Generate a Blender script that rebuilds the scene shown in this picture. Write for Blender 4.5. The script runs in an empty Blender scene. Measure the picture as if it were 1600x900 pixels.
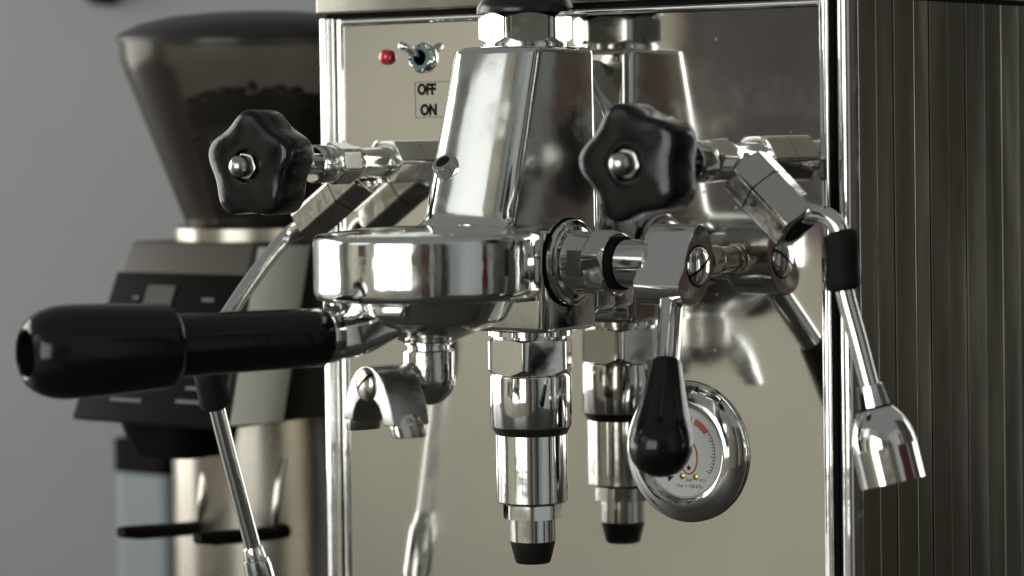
import bpy, bmesh, math, random
from mathutils import Vector, Matrix
random.seed(7)
scene = bpy.context.scene
S = 0.001                      # everything below is dimensioned in millimetres
R = math.radians

# ------------------------------------------------------------------ camera
TH, PITCH, ROLL = R(36.5), R(1.5), R(0.8)
fw = Vector((-math.sin(TH)*math.cos(PITCH), math.cos(TH)*math.cos(PITCH), -math.sin(PITCH)))
r0 = Vector((math.cos(TH), math.sin(TH), 0)); u0 = r0.cross(fw)
rt = r0*math.cos(ROLL) - u0*math.sin(ROLL); up = r0*math.sin(ROLL) + u0*math.cos(ROLL)
cam_d = bpy.data.cameras.new('camera'); cam = bpy.data.objects.new('camera', cam_d)
scene.collection.objects.link(cam); scene.camera = cam
mw = Matrix.Identity(4)
for i in range(3):
    mw[i][0], mw[i][1], mw[i][2] = rt[i], up[i], -fw[i]
mw.translation = Vector((0.6924, -0.9805, 0.0140))
cam.matrix_world = mw
cam_d.sensor_width = 36; cam_d.lens = 99.0; cam_d.shift_y = -0.0874
cam_d.clip_start = 0.02; cam_d.clip_end = 60
cam_d.dof.use_dof = True; cam_d.dof.focus_distance = 1.17; cam_d.dof.aperture_fstop = 7.6

# ------------------------------------------------------------------ light
world = bpy.data.worlds.new('World'); scene.world = world; world.use_nodes = True
bg = world.node_tree.nodes['Background']
bg.inputs[0].default_value = (0.95, 1.0, 0.96, 1); bg.inputs[1].default_value = 0.20

def window_light(name, loc, target, sx, sy, radiance, col):
    d = bpy.data.lights.new(name, 'AREA'); d.shape = 'RECTANGLE'; d.size = sx; d.size_y = sy
    d.energy = radiance*math.pi*sx*sy; d.color = col
    o = bpy.data.objects.new(name, d); scene.collection.objects.link(o)
    o.location = loc
    o.rotation_euler = (Vector(target)-Vector(loc)).to_track_quat('-Z', 'Y').to_euler()
    return o
window_light('window_light_side', (-2.6, -0.62, 0.35), (0, -0.62, 0.35), 1.9, 1.7, 5.2, (1.0, 0.98, 0.93))
window_light('window_light_front', (-0.20, -2.33, 0.25), (-0.20, 0, 0.25), 0.78, 1.3, 4.4, (0.97, 1.0, 1.0))
window_light('window_light_front_second', (0.58, -2.33, 0.25), (0.58, 0, 0.25), 0.62, 1.3, 4.4, (1.0, 1.0, 0.98))
window_light('window_light_high', (-1.75, -2.33, 1.10), (-1.75, 0, 1.10), 1.5, 0.85, 0.85, (0.90, 0.97, 1.0))
window_light('window_light_back', (0.52, 1.95, 0.15), (0.0, 0, 0.10), 0.36, 1.1, 2.4, (1.0, 1.0, 0.97))

scene.view_settings.view_transform = 'Standard'; scene.view_settings.look = 'None'
scene.view_settings.exposure = 0.0; scene.view_settings.gamma = 1.0
scene.view_settings.use_curve_mapping = False
scene.render.engine = 'CYCLES'
scene.cycles.use_denoising = True
scene.cycles.max_bounces = 14; scene.cycles.glossy_bounces = 10; scene.cycles.transparent_max_bounces = 12
scene.cycles.caustics_reflective = False; scene.cycles.caustics_refractive = False

# ------------------------------------------------------------------ materials
def mat(name, col, rough=0.4, metal=0.0, rvar=0.0, rscale=40, bump=0.0, bscale=60, stretch=None, cvar=0.0, cscale=20,
        coat=0.0, spec=0.5, detail=4, aniso=0.0, specks=0.0, spscale=90, smudge=0.0, smscale=14):
    m = bpy.data.materials.new(name); m.use_nodes = True
    nt = m.node_tree; b = nt.nodes['Principled BSDF']
    b.inputs['Base Color'].default_value = (*col, 1); b.inputs['Roughness'].default_value = rough
    b.inputs['Metallic'].default_value = metal; b.inputs['Coat Weight'].default_value = coat
    b.inputs['Coat Roughness'].default_value = 0.08
    b.inputs['Specular IOR Level'].default_value = spec
    b.inputs['Anisotropic'].default_value = aniso
    geo = nt.nodes.new('ShaderNodeNewGeometry'); vec = geo.outputs['Position']
    if stretch:
        mp = nt.nodes.new('ShaderNodeMapping'); mp.inputs['Scale'].default_value = stretch
        nt.links.new(vec, mp.inputs['Vector']); vec = mp.outputs['Vector']
    def noise(sc, det):
        n = nt.nodes.new('ShaderNodeTexNoise'); n.inputs['Scale'].default_value = sc; n.inputs['Detail'].default_value = det
        n.inputs['Roughness'].default_value = 0.6
        nt.links.new(vec, n.inputs['Vector']); return n.outputs['Fac']
    if rvar:
        mr = nt.nodes.new('ShaderNodeMapRange'); nt.links.new(noise(rscale, detail), mr.inputs['Value'])
        mr.inputs['From Min'].default_value = 0.4; mr.inputs['From Max'].default_value = 0.75
        mr.inputs['To Min'].default_value = rough; mr.inputs['To Max'].default_value = rough+rvar
        rv = mr.outputs['Result']
        if smudge:      # greasy wipes and fingerprints: patches of duller polish
            s2 = nt.nodes.new('ShaderNodeMapRange'); nt.links.new(noise(smscale, 8), s2.inputs['Value'])
            s2.inputs['From Min'].default_value = 0.54; s2.inputs['From Max'].default_value = 0.70
            s2.inputs['To Min'].default_value = 0; s2.inputs['To Max'].default_value = smudge
            ad = nt.nodes.new('ShaderNodeMath'); nt.links.new(rv, ad.inputs[0]); nt.links.new(s2.outputs['Result'], ad.inputs[1]); rv = ad.outputs[0]
        if specks:      # dried droplets and dust
            vo = nt.nodes.new('ShaderNodeTexVoronoi'); vo.inputs['Scale'].default_value = spscale
            nt.links.new(geo.outputs['Position'], vo.inputs['Vector'])
            s3 = nt.nodes.new('ShaderNodeMapRange'); nt.links.new(vo.outputs['Distance'], s3.inputs['Value'])
            s3.inputs['From Min'].default_value = 0.035; s3.inputs['From Max'].default_value = 0.09
            s3.inputs['To Min'].default_value = specks; s3.inputs['To Max'].default_value = 0
            ad = nt.nodes.new('ShaderNodeMath'); nt.links.new(rv, ad.inputs[0]); nt.links.new(s3.outputs['Result'], ad.inputs[1]); rv = ad.outputs[0]
        nt.links.new(rv, b.inputs['Roughness'])
    if cvar:
        mx = nt.nodes.new('ShaderNodeMapRange'); nt.links.new(noise(cscale, 5), mx.inputs['Value'])
        mx.inputs['From Min'].default_value = 0.3; mx.inputs['From Max'].default_value = 0.7
        mx.inputs['To Min'].default_value = 1-cvar; mx.inputs['To Max'].default_value = 1+cvar
        vm = nt.nodes.new('ShaderNodeVectorMath'); vm.operation = 'SCALE'
        vm.inputs[0].default_value = col; nt.links.new(mx.outputs['Result'], vm.inputs['Scale'])
        nt.links.new(vm.outputs['Vector'], b.inputs['Base Color'])
    if bump:
        bp = nt.nodes.new('ShaderNodeBump'); bp.inputs['Strength'].default_value = bump; bp.inputs['Distance'].default_value = 0.001
        nt.links.new(noise(bscale, 3), bp.inputs['Height']); nt.links.new(bp.outputs['Normal'], b.inputs['Normal'])
    return m

MT = {}
MT['chrome'] = mat('polished_chrome', (0.80, 0.80, 0.78), 0.055, 1, rvar=0.09, rscale=70, bump=0.12, bscale=45, smudge=0.16, smscale=60)
MT['chrome_cast'] = mat('cast_chrome', (0.80, 0.80, 0.78), 0.05, 1, rvar=0.08, rscale=90, bump=0.24, bscale=38, smudge=0.16, smscale=45)
MT['chrome_soft'] = mat('soft_cast_chrome', (0.80, 0.80, 0.78), 0.08, 1, rvar=0.06, rscale=60, bump=0.15, bscale=30, smudge=0.14, smscale=40)
MT['chrome_worn'] = mat('worn_chrome', (0.66, 0.64, 0.60), 0.07, 1, rvar=0.22, rscale=160, bump=0.25, bscale=150)
MT['nickel'] = mat('dull_nickel', (0.60, 0.58, 0.53), 0.16, 1, rvar=0.15, rscale=200, bump=0.12, bscale=220)
MT['brass_nickel'] = mat('warm_nickel', (0.56, 0.52, 0.44), 0.14, 1, rvar=0.15, rscale=200)
MT['satin'] = mat('satin_chrome', (0.40, 0.40, 0.385), 0.26, 1, rvar=0.10, rscale=140)
MT['panel'] = mat('stainless_panel', (0.68, 0.67, 0.645), 0.05, 1, rvar=0.05, rscale=25, bump=0.05, bscale=9, smudge=0.10, smscale=11, specks=0.12, spscale=95)
MT['rail'] = mat('stainless_rail', (0.42, 0.40, 0.35), 0.22, 1, rvar=0.08, rscale=30)
MT['side'] = mat('stainless_side', (0.52, 0.50, 0.42), 0.12, 1, rvar=0.10, rscale=30, bump=0.06, bscale=14, stretch=(1, 1, 0.15))
MT['bakelite'] = mat('black_bakelite', (0.006, 0.006, 0.0065), 0.11, 0, rvar=0.09, rscale=120, bump=0.06, bscale=300, spec=0.36, smudge=0.22, smscale=35, specks=0.3, spscale=300)
MT['rubber'] = mat('black_rubber', (0.008, 0.008, 0.008), 0.62, 0, rvar=0.15, rscale=200, bump=0.35, bscale=700, spec=0.16)
MT['gloss_black'] = mat('gloss_black', (0.008, 0.008, 0.008), 0.22, 0, rvar=0.1, rscale=90)
MT['gap'] = mat('dark_gap', (0.006, 0.006, 0.006), 0.8, 0, spec=0.1)
MT['darkmetal'] = mat('dark_seal', (0.045, 0.042, 0.038), 0.30, 0.6)
MT['ink'] = mat('black_ink', (0.008, 0.008, 0.008), 0.7, spec=0.05)
MT['thinline'] = mat('grey_ink', (0.10, 0.095, 0.085), 0.5)
MT['dial'] = mat('white_dial', (0.82, 0.83, 0.80), 0.45, cvar=0.03)
MT['red'] = mat('red_ink', (0.62, 0.10, 0.06), 0.5)
MT['brass'] = mat('brass_screw', (0.62, 0.47, 0.16), 0.28, 1)
MT['teal'] = mat('teal_plastic', (0.10, 0.20, 0.21), 0.4)
MT['lamp_red'] = mat('red_lens', (0.55, 0.012, 0.018), 0.08, coat=0.6, spec=0.6)
MT['wall'] = mat('grey_wall', (0.222, 0.236, 0.235), 0.75, bump=0.15, bscale=120, cvar=0.05, cscale=3)
MT['counter'] = mat('counter_stone', (0.05, 0.046, 0.04), 0.4, cvar=0.25, cscale=60)
MT['roomwall'] = mat('cream_wall', (0.63, 0.595, 0.495), 0.8, cvar=0.20, cscale=1.3)  # broad mottling in the colour stands in for uneven light on this wall
MT['navy'] = mat('dark_navy', (0.050, 0.036, 0.040), 0.6, cvar=0.6, cscale=3)
MT['wood'] = mat('red_brown_wood', (0.11, 0.042, 0.032), 0.5, cvar=0.5, cscale=5, stretch=(6, 6, 0.6))
MT['bluegrey'] = mat('blue_grey_wall', (0.62, 0.66, 0.67), 0.8, cvar=0.06, cscale=2)
MT['darkred'] = mat('dark_red_cloth', (0.13, 0.025, 0.03), 0.8)
MT['standin_brown'] = mat('stand_in_brown', (0.11, 0.062, 0.053), 0.5, cvar=0.3, cscale=5, stretch=(6, 6, 0.5))
MT['olive'] = mat('olive_paint', (0.075, 0.072, 0.052), 0.6, cvar=0.25, cscale=2.5)
MT['g_steel'] = mat('grinder_steel', (0.36, 0.335, 0.285), 0.24, 1, rvar=0.1, rscale=20)
MT['g_top'] = mat('grinder_grey', (0.085, 0.077, 0.064), 0.5, spec=0.3)
MT['g_black'] = mat('grinder_black', (0.006, 0.006, 0.006), 0.5, spec=0.04)
MT['g_dark'] = mat('grinder_dark', (0.045, 0.040, 0.032), 0.5)
MT['g_lid'] = mat('hopper_lid', (0.020, 0.019, 0.018), 0.38)
MT['lcd'] = mat('lcd_glass', (0.035, 0.036, 0.032), 0.4)
MT['print'] = mat('pale_print', (0.10, 0.10, 0.097), 0.5)
MT['beans'] = mat('roasted_beans', (0.012, 0.007, 0.005), 0.45)
MT['cream'] = mat('cream_side', (0.82, 0.80, 0.70), 0.35)
MT['paleblue'] = mat('pale_blue_plastic', (0.25, 0.29, 0.305), 0.5)

def smoke_glass():
    m = bpy.data.materials.new('smoked_plastic'); m.use_nodes = True; nt = m.node_tree
    out = nt.nodes['Material Output']; nt.nodes.remove(nt.nodes['Principled BSDF'])
    t = nt.nodes.new('ShaderNodeBsdfTransparent'); t.inputs[0].default_value = (0.80, 0.775, 0.735, 1)
    g = nt.nodes.new('ShaderNodeBsdfGlossy'); g.inputs['Roughness'].default_value = 0.22; g.inputs[0].default_value = (0.6, 0.58, 0.55, 1)
    f = nt.nodes.new('ShaderNodeFresnel'); f.inputs[0].default_value = 1.45
    df = nt.nodes.new('ShaderNodeBsdfDiffuse'); df.inputs[0].default_value = (0.075, 0.068, 0.058, 1)
    hz = nt.nodes.new('ShaderNodeMixShader'); hz.inputs[0].default_value = 0.16
    nt.links.new(t.outputs[0], hz.inputs[1]); nt.links.new(df.outputs[0], hz.inputs[2])
    mx = nt.nodes.new('ShaderNodeMixShader')
    nt.links.new(f.outputs[0], mx.inputs[0]); nt.links.new(hz.outputs[0], mx.inputs[1]); nt.links.new(g.outputs[0], mx.inputs[2])
    nt.links.new(mx.outputs[0], out.inputs[0]); return m
MT['smoke'] = smoke_glass()
def clear_glass():
    m = bpy.data.materials.new('gauge_glass'); m.use_nodes = True; nt = m.node_tree
    out = nt.nodes['Material Output']; nt.nodes.remove(nt.nodes['Principled BSDF'])
    t = nt.nodes.new('ShaderNodeBsdfTransparent'); t.inputs[0].default_value = (0.94, 0.95, 0.94, 1)
    g = nt.nodes.new('ShaderNodeBsdfGlossy'); g.inputs['Roughness'].default_value = 0.03
    f = nt.nodes.new('ShaderNodeFresnel'); f.inputs[0].default_value = 1.4
    mx = nt.nodes.new('ShaderNodeMixShader')
    nt.links.new(f.outputs[0], mx.inputs[0]); nt.links.new(t.outputs[0], mx.inputs[1]); nt.links.new(g.outputs[0], mx.inputs[2])
    nt.links.new(mx.outputs[0], out.inputs[0]); return m
MT['glass'] = clear_glass()

# ------------------------------------------------------------------ mesh helpers (millimetres)
WPOS = {}
def link(name, me, parent, loc):
    o = bpy.data.objects.new(name, me); scene.collection.objects.link(o)
    if parent:
        o.parent = parent; o.location = Vector(loc) - WPOS[parent.name]
    else:
        o.location = loc
    WPOS[o.name] = Vector(loc)
    return o
def empty(name, loc_mm):
    return link(name, None, None, Vector(loc_mm)*S)
def finish(name, bm, material, parent=None, angle=32, bevel=0, recalc=True):
    bmesh.ops.remove_doubles(bm, verts=bm.verts, dist=1e-4)
    if recalc: bmesh.ops.recalc_face_normals(bm, faces=bm.faces)
    if bevel:
        es = [e for e in bm.edges if len(e.link_faces) == 2 and e.calc_face_angle(0) > R(40)]
        bmesh.ops.bevel(bm, geom=es, offset=bevel, segments=3, profile=0.5, affect='EDGES', clamp_overlap=True)
    for f in bm.faces: f.smooth = True
    for e in bm.edges:
        if len(e.link_faces) != 2 or e.calc_face_angle(0) > R(angle): e.smooth = False
    xs = [v.co for v in bm.verts]
    c = Vector([(min(p[i] for p in xs)+max(p[i] for p in xs))/2 for i in range(3)])
    for v in bm.verts: v.co = (v.co-c)*S
    me = bpy.data.meshes.new(name); bm.to_mesh(me); bm.free()
    if isinstance(material, str): material = MT[material]
    me.materials.append(material)
    return link(name, me, parent, c*S)
def basis(d):
    d = Vector(d).normalized()
    a = Vector((0, 0, 1)) if abs(d.z) < 0.9 else Vector((1, 0, 0))
    x = a.cross(d).normalized(); return d, x, d.cross(x)
def rings_mesh(bm, rings, cap0=True, cap1=True):
    vs = [[bm.verts.new(p) for p in r] for r in rings]
    n = len(vs[0])
    for a, b in zip(vs, vs[1:]):
        for i in range(n):
            bm.faces.new((a[i], a[(i+1) % n], b[(i+1) % n], b[i]))
    if cap0: bm.faces.new(vs[0][::-1])
    if cap1: bm.faces.new(vs[-1])
def lathe(bm, o, d, prof, n=56, sx=1.0, sy=1.0, caps=True):
    """prof: list of (t along d, radius)"""
    d, x, y = basis(d); o = Vector(o)
    rings = []
    for t, r in prof:
        r = max(r, 0.02)
        rings.append([o+d*t+x*(r*sx*math.cos(2*math.pi*i/n))+y*(r*sy*math.sin(2*math.pi*i/n)) for i in range(n)])
    rings_mesh(bm, rings, caps, caps)
def fil(t0, r0, t1, r1, t2, r2, k=4):
    """quadratic corner from (t0,r0) by (t1,r1) to (t2,r2)"""
    out = []
    for i in range(k+1):
        a = i/k
        out.append(((1-a)**2*t0+2*a*(1-a)*t1+a*a*t2, (1-a)**2*r0+2*a*(1-a)*r1+a*a*r2))
    return out
def hexnut(bm, o, d, t0, t1, af, rot=0.0, ch0=1.0, ch1=1.0, n_side=6, seg=10, edge=0.35):
    """polygonal nut with turned chamfers; rot turns the first flat about d from basis x"""
    d, x, y = basis(d); o = Vector(o)
    ap = af/2; N = n_side*seg; rc = ap*0.985
    rows = [[], [], [], [], [], []]
    half = math.pi/n_side
    rmax = ap/math.cos(half) - edge
    for i in range(N):
        k = i % seg
        # cluster samples at the corners for a small edge radius
        f = (-1+2*k/(seg)) ; f = math.copysign(abs(f)**0.6, f)
        a_loc = f*half*0.999
        a = rot + (i//seg)*2*half + a_loc
        r = min(ap/math.cos(a_loc), rmax+0.0)
        cs = x*math.cos(a)+y*math.sin(a)
        e = max(0.0, r-rc)*0.62
        rows[0].append(o+d*t0+cs*(ap*0.62)); rows[1].append(o+d*t0+cs*min(rc, r))
        rows[2].append(o+d*(t0+e*ch0)+cs*r); rows[3].append(o+d*(t1-e*ch1)+cs*r)
        rows[4].append(o+d*t1+cs*min(rc, r)); rows[5].append(o+d*t1+cs*(ap*0.62))
    rings_mesh(bm, rows)
def box(bm, x0, x1, y0, y1, z0, z1):
    vs = [bm.verts.new((x, y, z)) for z in (z0, z1) for x, y in ((x0, y0), (x1, y0), (x1, y1), (x0, y1))]
    for f in ((3, 2, 1, 0), (4, 5, 6, 7), (0, 1, 5, 4), (1, 2, 6, 5), (2, 3, 7, 6), (3, 0, 4, 7)):
        bm.faces.new([vs[i] for i in f])
def prism(bm, poly, o, u, v, w, length):
    o, u, v, w = Vector(o), Vector(u), Vector(v), Vector(w)
    a = [o+u*p+v*q for p, q in poly]
    rings_mesh(bm, [a, [p+w*length for p in a]])
def smooth_path(pts, k=8):
    P = [Vector(p) for p in pts]; P = [P[0]*2-P[1]]+P+[P[-1]*2-P[-2]]
    out = []
    for i in range(1, len(P)-2):
        a, b, c, d = P[i-1:i+3]
        for j in range(k):
            t = j/k
            out.append(0.5*((2*b)+(c-a)*t+(2*a-5*b+4*c-d)*t*t+(3*b-a-3*c+d)*t**3))
    out.append(P[-2]); return out
def tube(bm, path, rad, n=32):
    """sweep; rad is a number or a function of 0..1"""
    d0 = (path[1]-path[0]).normalized(); _, x, y = basis(d0)
    rings = []
    L = [0]
    for a, b in zip(path, path[1:]): L.append(L[-1]+(b-a).length)
    for i, p in enumerate(path):
        d = (path[min(i+1, len(path)-1)]-path[max(i-1, 0)]).normalized()
        x = (x-d*x.dot(d)).normalized(); y = d.cross(x)
        r = rad(L[i]/L[-1]) if callable(rad) else rad
        rings.append([p+x*(r*math.cos(2*math.pi*k/n))+y*(r*math.sin(2*math.pi*k/n)) for k in range(n)])
    rings_mesh(bm, rings)
def rrect(w0, w1, y0, y1, rf, rr, bulge=0.0, k=8, nf=9):
    """rounded rectangle in plan: x w0..w1, front y0 (radius rf), rear y1 (radius rr)"""
    pts = []
    def arc(cx, cy, r, a0, a1):
        for i in range(k+1):
            a = a0+(a1-a0)*i/k; pts.append((cx+r*math.cos(a), cy+r*math.sin(a)))
    arc(w1-rf, y0+rf, rf, -math.pi/2, 0)
    arc(w1-rr, y1-rr, rr, 0, math.pi/2)
    arc(w0+rr, y1-rr, rr, math.pi/2, math.pi)
    arc(w0+rf, y0+rf, rf, math.pi, 1.5*math.pi)
    x0, x1 = w0+rf, w1-rf
    for i in range(1, nf): pts.append((x0+(x1-x0)*i/nf, y0))
    hw = (w1-w0)/2; mx = (w0+w1)/2; yc = y0+rf
    out = []
    for x, y in pts:
        if y < yc+1e-6 and bulge:
            y -= bulge*max(0, 1-((x-mx)/hw)**2)
        out.append((x, y))
    return out
def tag(o, label=None, cat=None, group=None, kind=None):
    if label: o['label'] = label
    if cat: o['category'] = cat
    if group: o['group'] = group
    if kind: o['kind'] = kind
    return o
def part(name, material, parent, fn, **kw):
    bm = bmesh.new(); fn(bm); return finish(name, bm, material, parent, **kw)
def text_mesh(name, body, size, o, u, v, n, material, parent, bold=0.0, align='LEFT'):
    """flat print: lies in the plane (u, v), lifted along n"""
    c = bpy.data.curves.new('txt', 'FONT'); c.body = body; c.size = size; c.offset = bold; c.align_x = align; c.extrude = 0.0
    c.resolution_u = 4
    t = bpy.data.objects.new('txt', c); scene.collection.objects.link(t)
    dg = bpy.context.evaluated_depsgraph_get(); dg.update()
    me = bpy.data.meshes.new_from_object(t.evaluated_get(dg))
    bpy.data.objects.remove(t); bpy.data.curves.remove(c)
    bm = bmesh.new(); bm.from_mesh(me); bpy.data.meshes.remove(me)
    o, u, v, n = Vector(o), Vector(u), Vector(v), Vector(n)
    for p in bm.verts: p.co = o+u*p.co.x+v*p.co.y
    r = bmesh.ops.extrude_face_region(bm, geom=bm.faces[:])
    for g in r['geom']:
        if isinstance(g, bmesh.types.BMVert): g.co += n*0.12
    return finish(name, bm, material, parent)

# ================================================================== the setting
def ystruct(name, material, x0, x1, y0, y1, z0, z1):
    bm = bmesh.new(); box(bm, x0, x1, y0, y1, z0, z1)
    return tag(finish(name, bm, material), kind='structure')
ystruct('wall', 'wall', -3200, 60, 450, 500, -1200, 1500)
ystruct('countertop', 'counter', -1700, 900, -560, 446, -370, -330)
ystruct('side_wall', 'bluegrey', 2300, 2350, -2450, 2600, -1200, 1700)
# the side of the room that the polished metal mirrors
ystruct('facing_wall', 'roomwall', -3200, 1500, -2450, -2400, -1200, 1700)

pic = empty('dark_picture', (-1180, -2399, 60))
part('canvas', 'navy', pic, lambda bm: box(bm, -1470, -1120, -2399, -2380, -130, 420))
part('frame', 'wood', pic, lambda bm: [box(bm, -1500, -1480, -2399, -2370, -150, 440), box(bm, -1120, -1100, -2399, -2370, -150, 440),
     box(bm, -1480, -1120, -2399, -2370, 420, 440), box(bm, -1480, -1120, -2399, -2370, -150, -130)])
tag(pic, 'dark blurred picture mirrored at upper right of the steel front panel', 'picture')
cab = empty('wooden_cupboard', (1300, 900, -1200))
part('carcass', 'olive', cab, lambda bm: box(bm, 1060, 1500, 350, 2600, -1200, 1100))
part('door', 'wood', cab, lambda bm: box(bm, 1035, 1056, 1010, 1500, -900, 1080), bevel=4)
part('door', 'olive', cab, lambda bm: box(bm, 1035, 1056, 400, 1000, -900, 1080), bevel=4)
tag(cab, 'tall dark wooden cupboard mirrored in the chrome body and ribbed side', 'cupboard')
dr_ = empty('person_stand_in', (1330, -1900, -1200))  # added unseen slab, stands in for the person behind the camera in reflections
def slab_box(bm, a, b, c, d, z0, z1):
    o = Vector((1330, -1900, 0)); n = Vector((0.56, -0.83, 0)); t = Vector((0.83, 0.56, 0))
    rings_mesh(bm, [[o+t*p+n*q+Vector((0, 0, z)) for p, q in ((a, c), (b, c), (b, d), (a, d))] for z in (z0, z1)])
part('slab', 'standin_brown', dr_, lambda bm: slab_box(bm, -170, 170, 0, 40, -1195, 850))
part('panel', 'standin_brown', dr_, lambda bm: slab_box(bm, -110, 110, -12, -1, -300, 700))
tag(dr_, 'added reddish brown slab in place of a person, mirrored in the chrome cylinders and group reflection', 'door')
tc = empty('tall_cabinet', (1780, -1560, -1200))
part('carcass', 'olive', tc, lambda bm: box(bm, 1660, 1960, -1760, -1360, -1200, 900), bevel=5)
part('door', 'olive', tc, lambda bm: box(bm, 1640, 1658, -1740, -1380, -1100, 880), bevel=3)
tag(tc, 'dark olive cabinet mirrored as a dark stripe in the chrome bell', 'cabinet')
cu = empty('dark_red_curtain', (2200, 170, -1200))
def folds(bm):
    pts = [(2200+18*math.sin(i*1.1), 60+i*11) for i in range(21)]
    a = pts + [(x+25, yy) for x, yy in pts[::-1]]
    rings_mesh(bm, [[Vector((x, yy, z)) for x, yy in a] for z in (-1195, 1200)])
part('cloth', 'darkred', cu, folds, angle=80)
part('rod', 'nickel', cu, lambda bm: lathe(bm, (2213, 20, 1212), (0, 1, 0), [(0, 12), (300, 12)], n=20))
tag(cu, 'dark red curtain mirrored as a thin stripe at the right of the bell', 'curtain')
# ================================================================== espresso machine
mach = tag(empty('espresso_machine', (-2, 200, -330)),
           'polished stainless steel espresso machine with chrome group head and mirror front panel', 'espresso machine')
part('casing', 'rail', mach, lambda bm: box(bm, -133, 129, 12, 398, -315, 63))
for fx in (-115, 110):
    for fy in (30, 370):
        part('foot', 'rubber', mach, lambda bm: lathe(bm, (fx, fy, -330), (0, 0, 1), [(0, 16), (14.8, 18)]))
# front panel with a pressed bead all round
def f_panel(bm):
    box(bm, -126.5, 120.8, 0, 8, -314, 59.5)
part('front_panel', 'panel', mach, f_panel)
def bead(bm, a, b, w, horiz=False):
    # half-round strip from a to b (centre line), width w
    a, b = Vector(a), Vector(b); d = (b-a).normalized()
    side = d.cross(Vector((0, 1, 0))).normalized()
    n = 12; rings = []
    prof = [side*(w/2*math.cos(math.pi*i/n))+Vector((0, -1, 0))*(1.7*math.sin(math.pi*i/n)) for i in range(n+1)]
    prof += [side*(-w/2)+Vector((0, 7, 0)), side*(w/2)+Vector((0, 7, 0))]
    rings_mesh(bm, [[a+p for p in prof], [b+p for p in prof]])
def right_bead(bm):
    pl = [(120.9, 7), (120.9, 0.1), (121.1, -0.4), (121.6, -0.75), (124.4, -1.6), (125.2, -1.7), (125.6, -1.2), (125.7, 7)]
    rings_mesh(bm, [[Vector((x, y, -314)) for x, y in pl], [Vector((x, y, 62.5)) for x, y in pl]])
part('panel_bead', 'chrome', mach, right_bead, angle=60)
part('panel_bead', 'chrome', mach, lambda bm: bead(bm, (-128.4, 0, -314), (-128.4, 0, 62.5), 3.4))
part('panel_bead', 'chrome', mach, lambda bm: bead(bm, (-126.5, 0.3, 61.3), (120.8, 0.3, 61.3), 3.2))
part('shadow_gap', 'gap', mach, lambda bm: box(bm, 126, 131.2, 4, 10, -314, 63))
part('shadow_gap', 'gap', mach, lambda bm: box(bm, -134, -130.2, 4, 10, -314, 63))
def post(bm, x0, x1, y0, y1, rad):
    pl = rrect(x0, x1, y0, y1, rad, 0.6, 0.0)
    rings_mesh(bm, [[Vector((x, y, -314)) for x, y in pl], [Vector((x, y, 63)) for x, y in pl]])
part('corner_post', 'chrome', mach, lambda bm: post(bm, 130.6, 136.4, -4.2, 4.5, 2.7))
def left_post(bm):
    pl = [(-140, 6), (-140, -0.6), (-139.6, -1.3), (-139.0, -1.75), (-136.2, -2.65), (-135.6, -2.7), (-135.3, -2.3), (-135.2, 6)]
    rings_mesh(bm, [[Vector((x, y, -314)) for x, y in pl], [Vector((x, y, 63)) for x, y in pl]])
part('corner_post', 'chrome', mach, left_post, angle=60)
part('corner_strip', 'chrome', mach, lambda bm: post(bm, -135, -131.6, -1.2, 6, 0.9))
# fascia under the cup tray
part('top_fascia', 'rail', mach, lambda bm: box(bm, -140.2, 136.6, -3.5, 395, 65.2, 100), bevel=1.2)
part('shadow_gap', 'gap', mach, lambda bm: box(bm, -138, 134, 1.5, 390, 63.05, 65.15))
# ribbed side
side = part('side_panel', 'gap', mach, lambda bm: box(bm, 129.2, 133.2, 4.6, 396, -314, 63))
y = 4.9; k = 0
rib_rng = random.Random(3)
while y < 390:
    w = (15.6 if k % 2 == 0 else 14.0) + rib_rng.uniform(-1.2, 1.2)
    rise = 0.12 if k % 2 == 0 else 0.0
    tw = rib_rng.uniform(-0.10, 0.10)
    def rib(bm, y=y, w=w, rise=rise, tw=tw):
        xo = 135.2+rise
        prof = [(133.25, y), (xo-0.5, y), (xo+tw-0.02, y+0.25)]
        for i in range(1, 6): prof.append((xo+tw*(1-2*i/6)+0.05*math.sin(math.pi*i/6), y+w*i/6))
        prof += [(xo-tw-0.02, y+w-0.25), (xo-0.5, y+w), (133.25, y+w)]
        rings_mesh(bm, [[Vector((px, py, -314)) for px, py in prof], [Vector((px, py, 63)) for px, py in prof]])
    part('rib', 'side', side, rib, angle=12)
    y += w + (0.7 if k % 2 == 0 else 1.3); k += 1

# ---------------- group head
GY = -33.5
def group_body(bm):
    rings = []
    for z, ins in ((46.2, 6), (46.0, 3.2), (45.5, 1.5), (44.6, 0.5), (43.0, 0.0)):
        rings.append((z, ins, 0))
    zs = [30, 15, 0, -12, -20, -23]
    for z in zs: rings.append((z, 0, 0))
    for z, o in ((-24.6, 0.6), (-25.8, 1.8), (-26.6, 3.8), (-27.0, 6.0), (-28.2, 6.9), (-30.5, 7.0)): rings.append((z, 0, o))
    out = []
    for z, ins, fl in rings:
        t = (43-max(min(z, 43), -24))/67
        w = 21.4+2.6*t - ins + fl*0.4; yf = -60.0-18.5*t + ins - fl*0.8; yr = -11.5+0.5*t - ins
        out.append([Vector((x, y, z)) for x, y in rrect(-w, min(w, 20.9)-ins*0.0, yf, yr, 9.0, 5.0, 2.4)])
    rings_mesh(bm, out[::-1])
group = part('group_head', 'chrome_soft', mach, group_body, angle=50)
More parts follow.
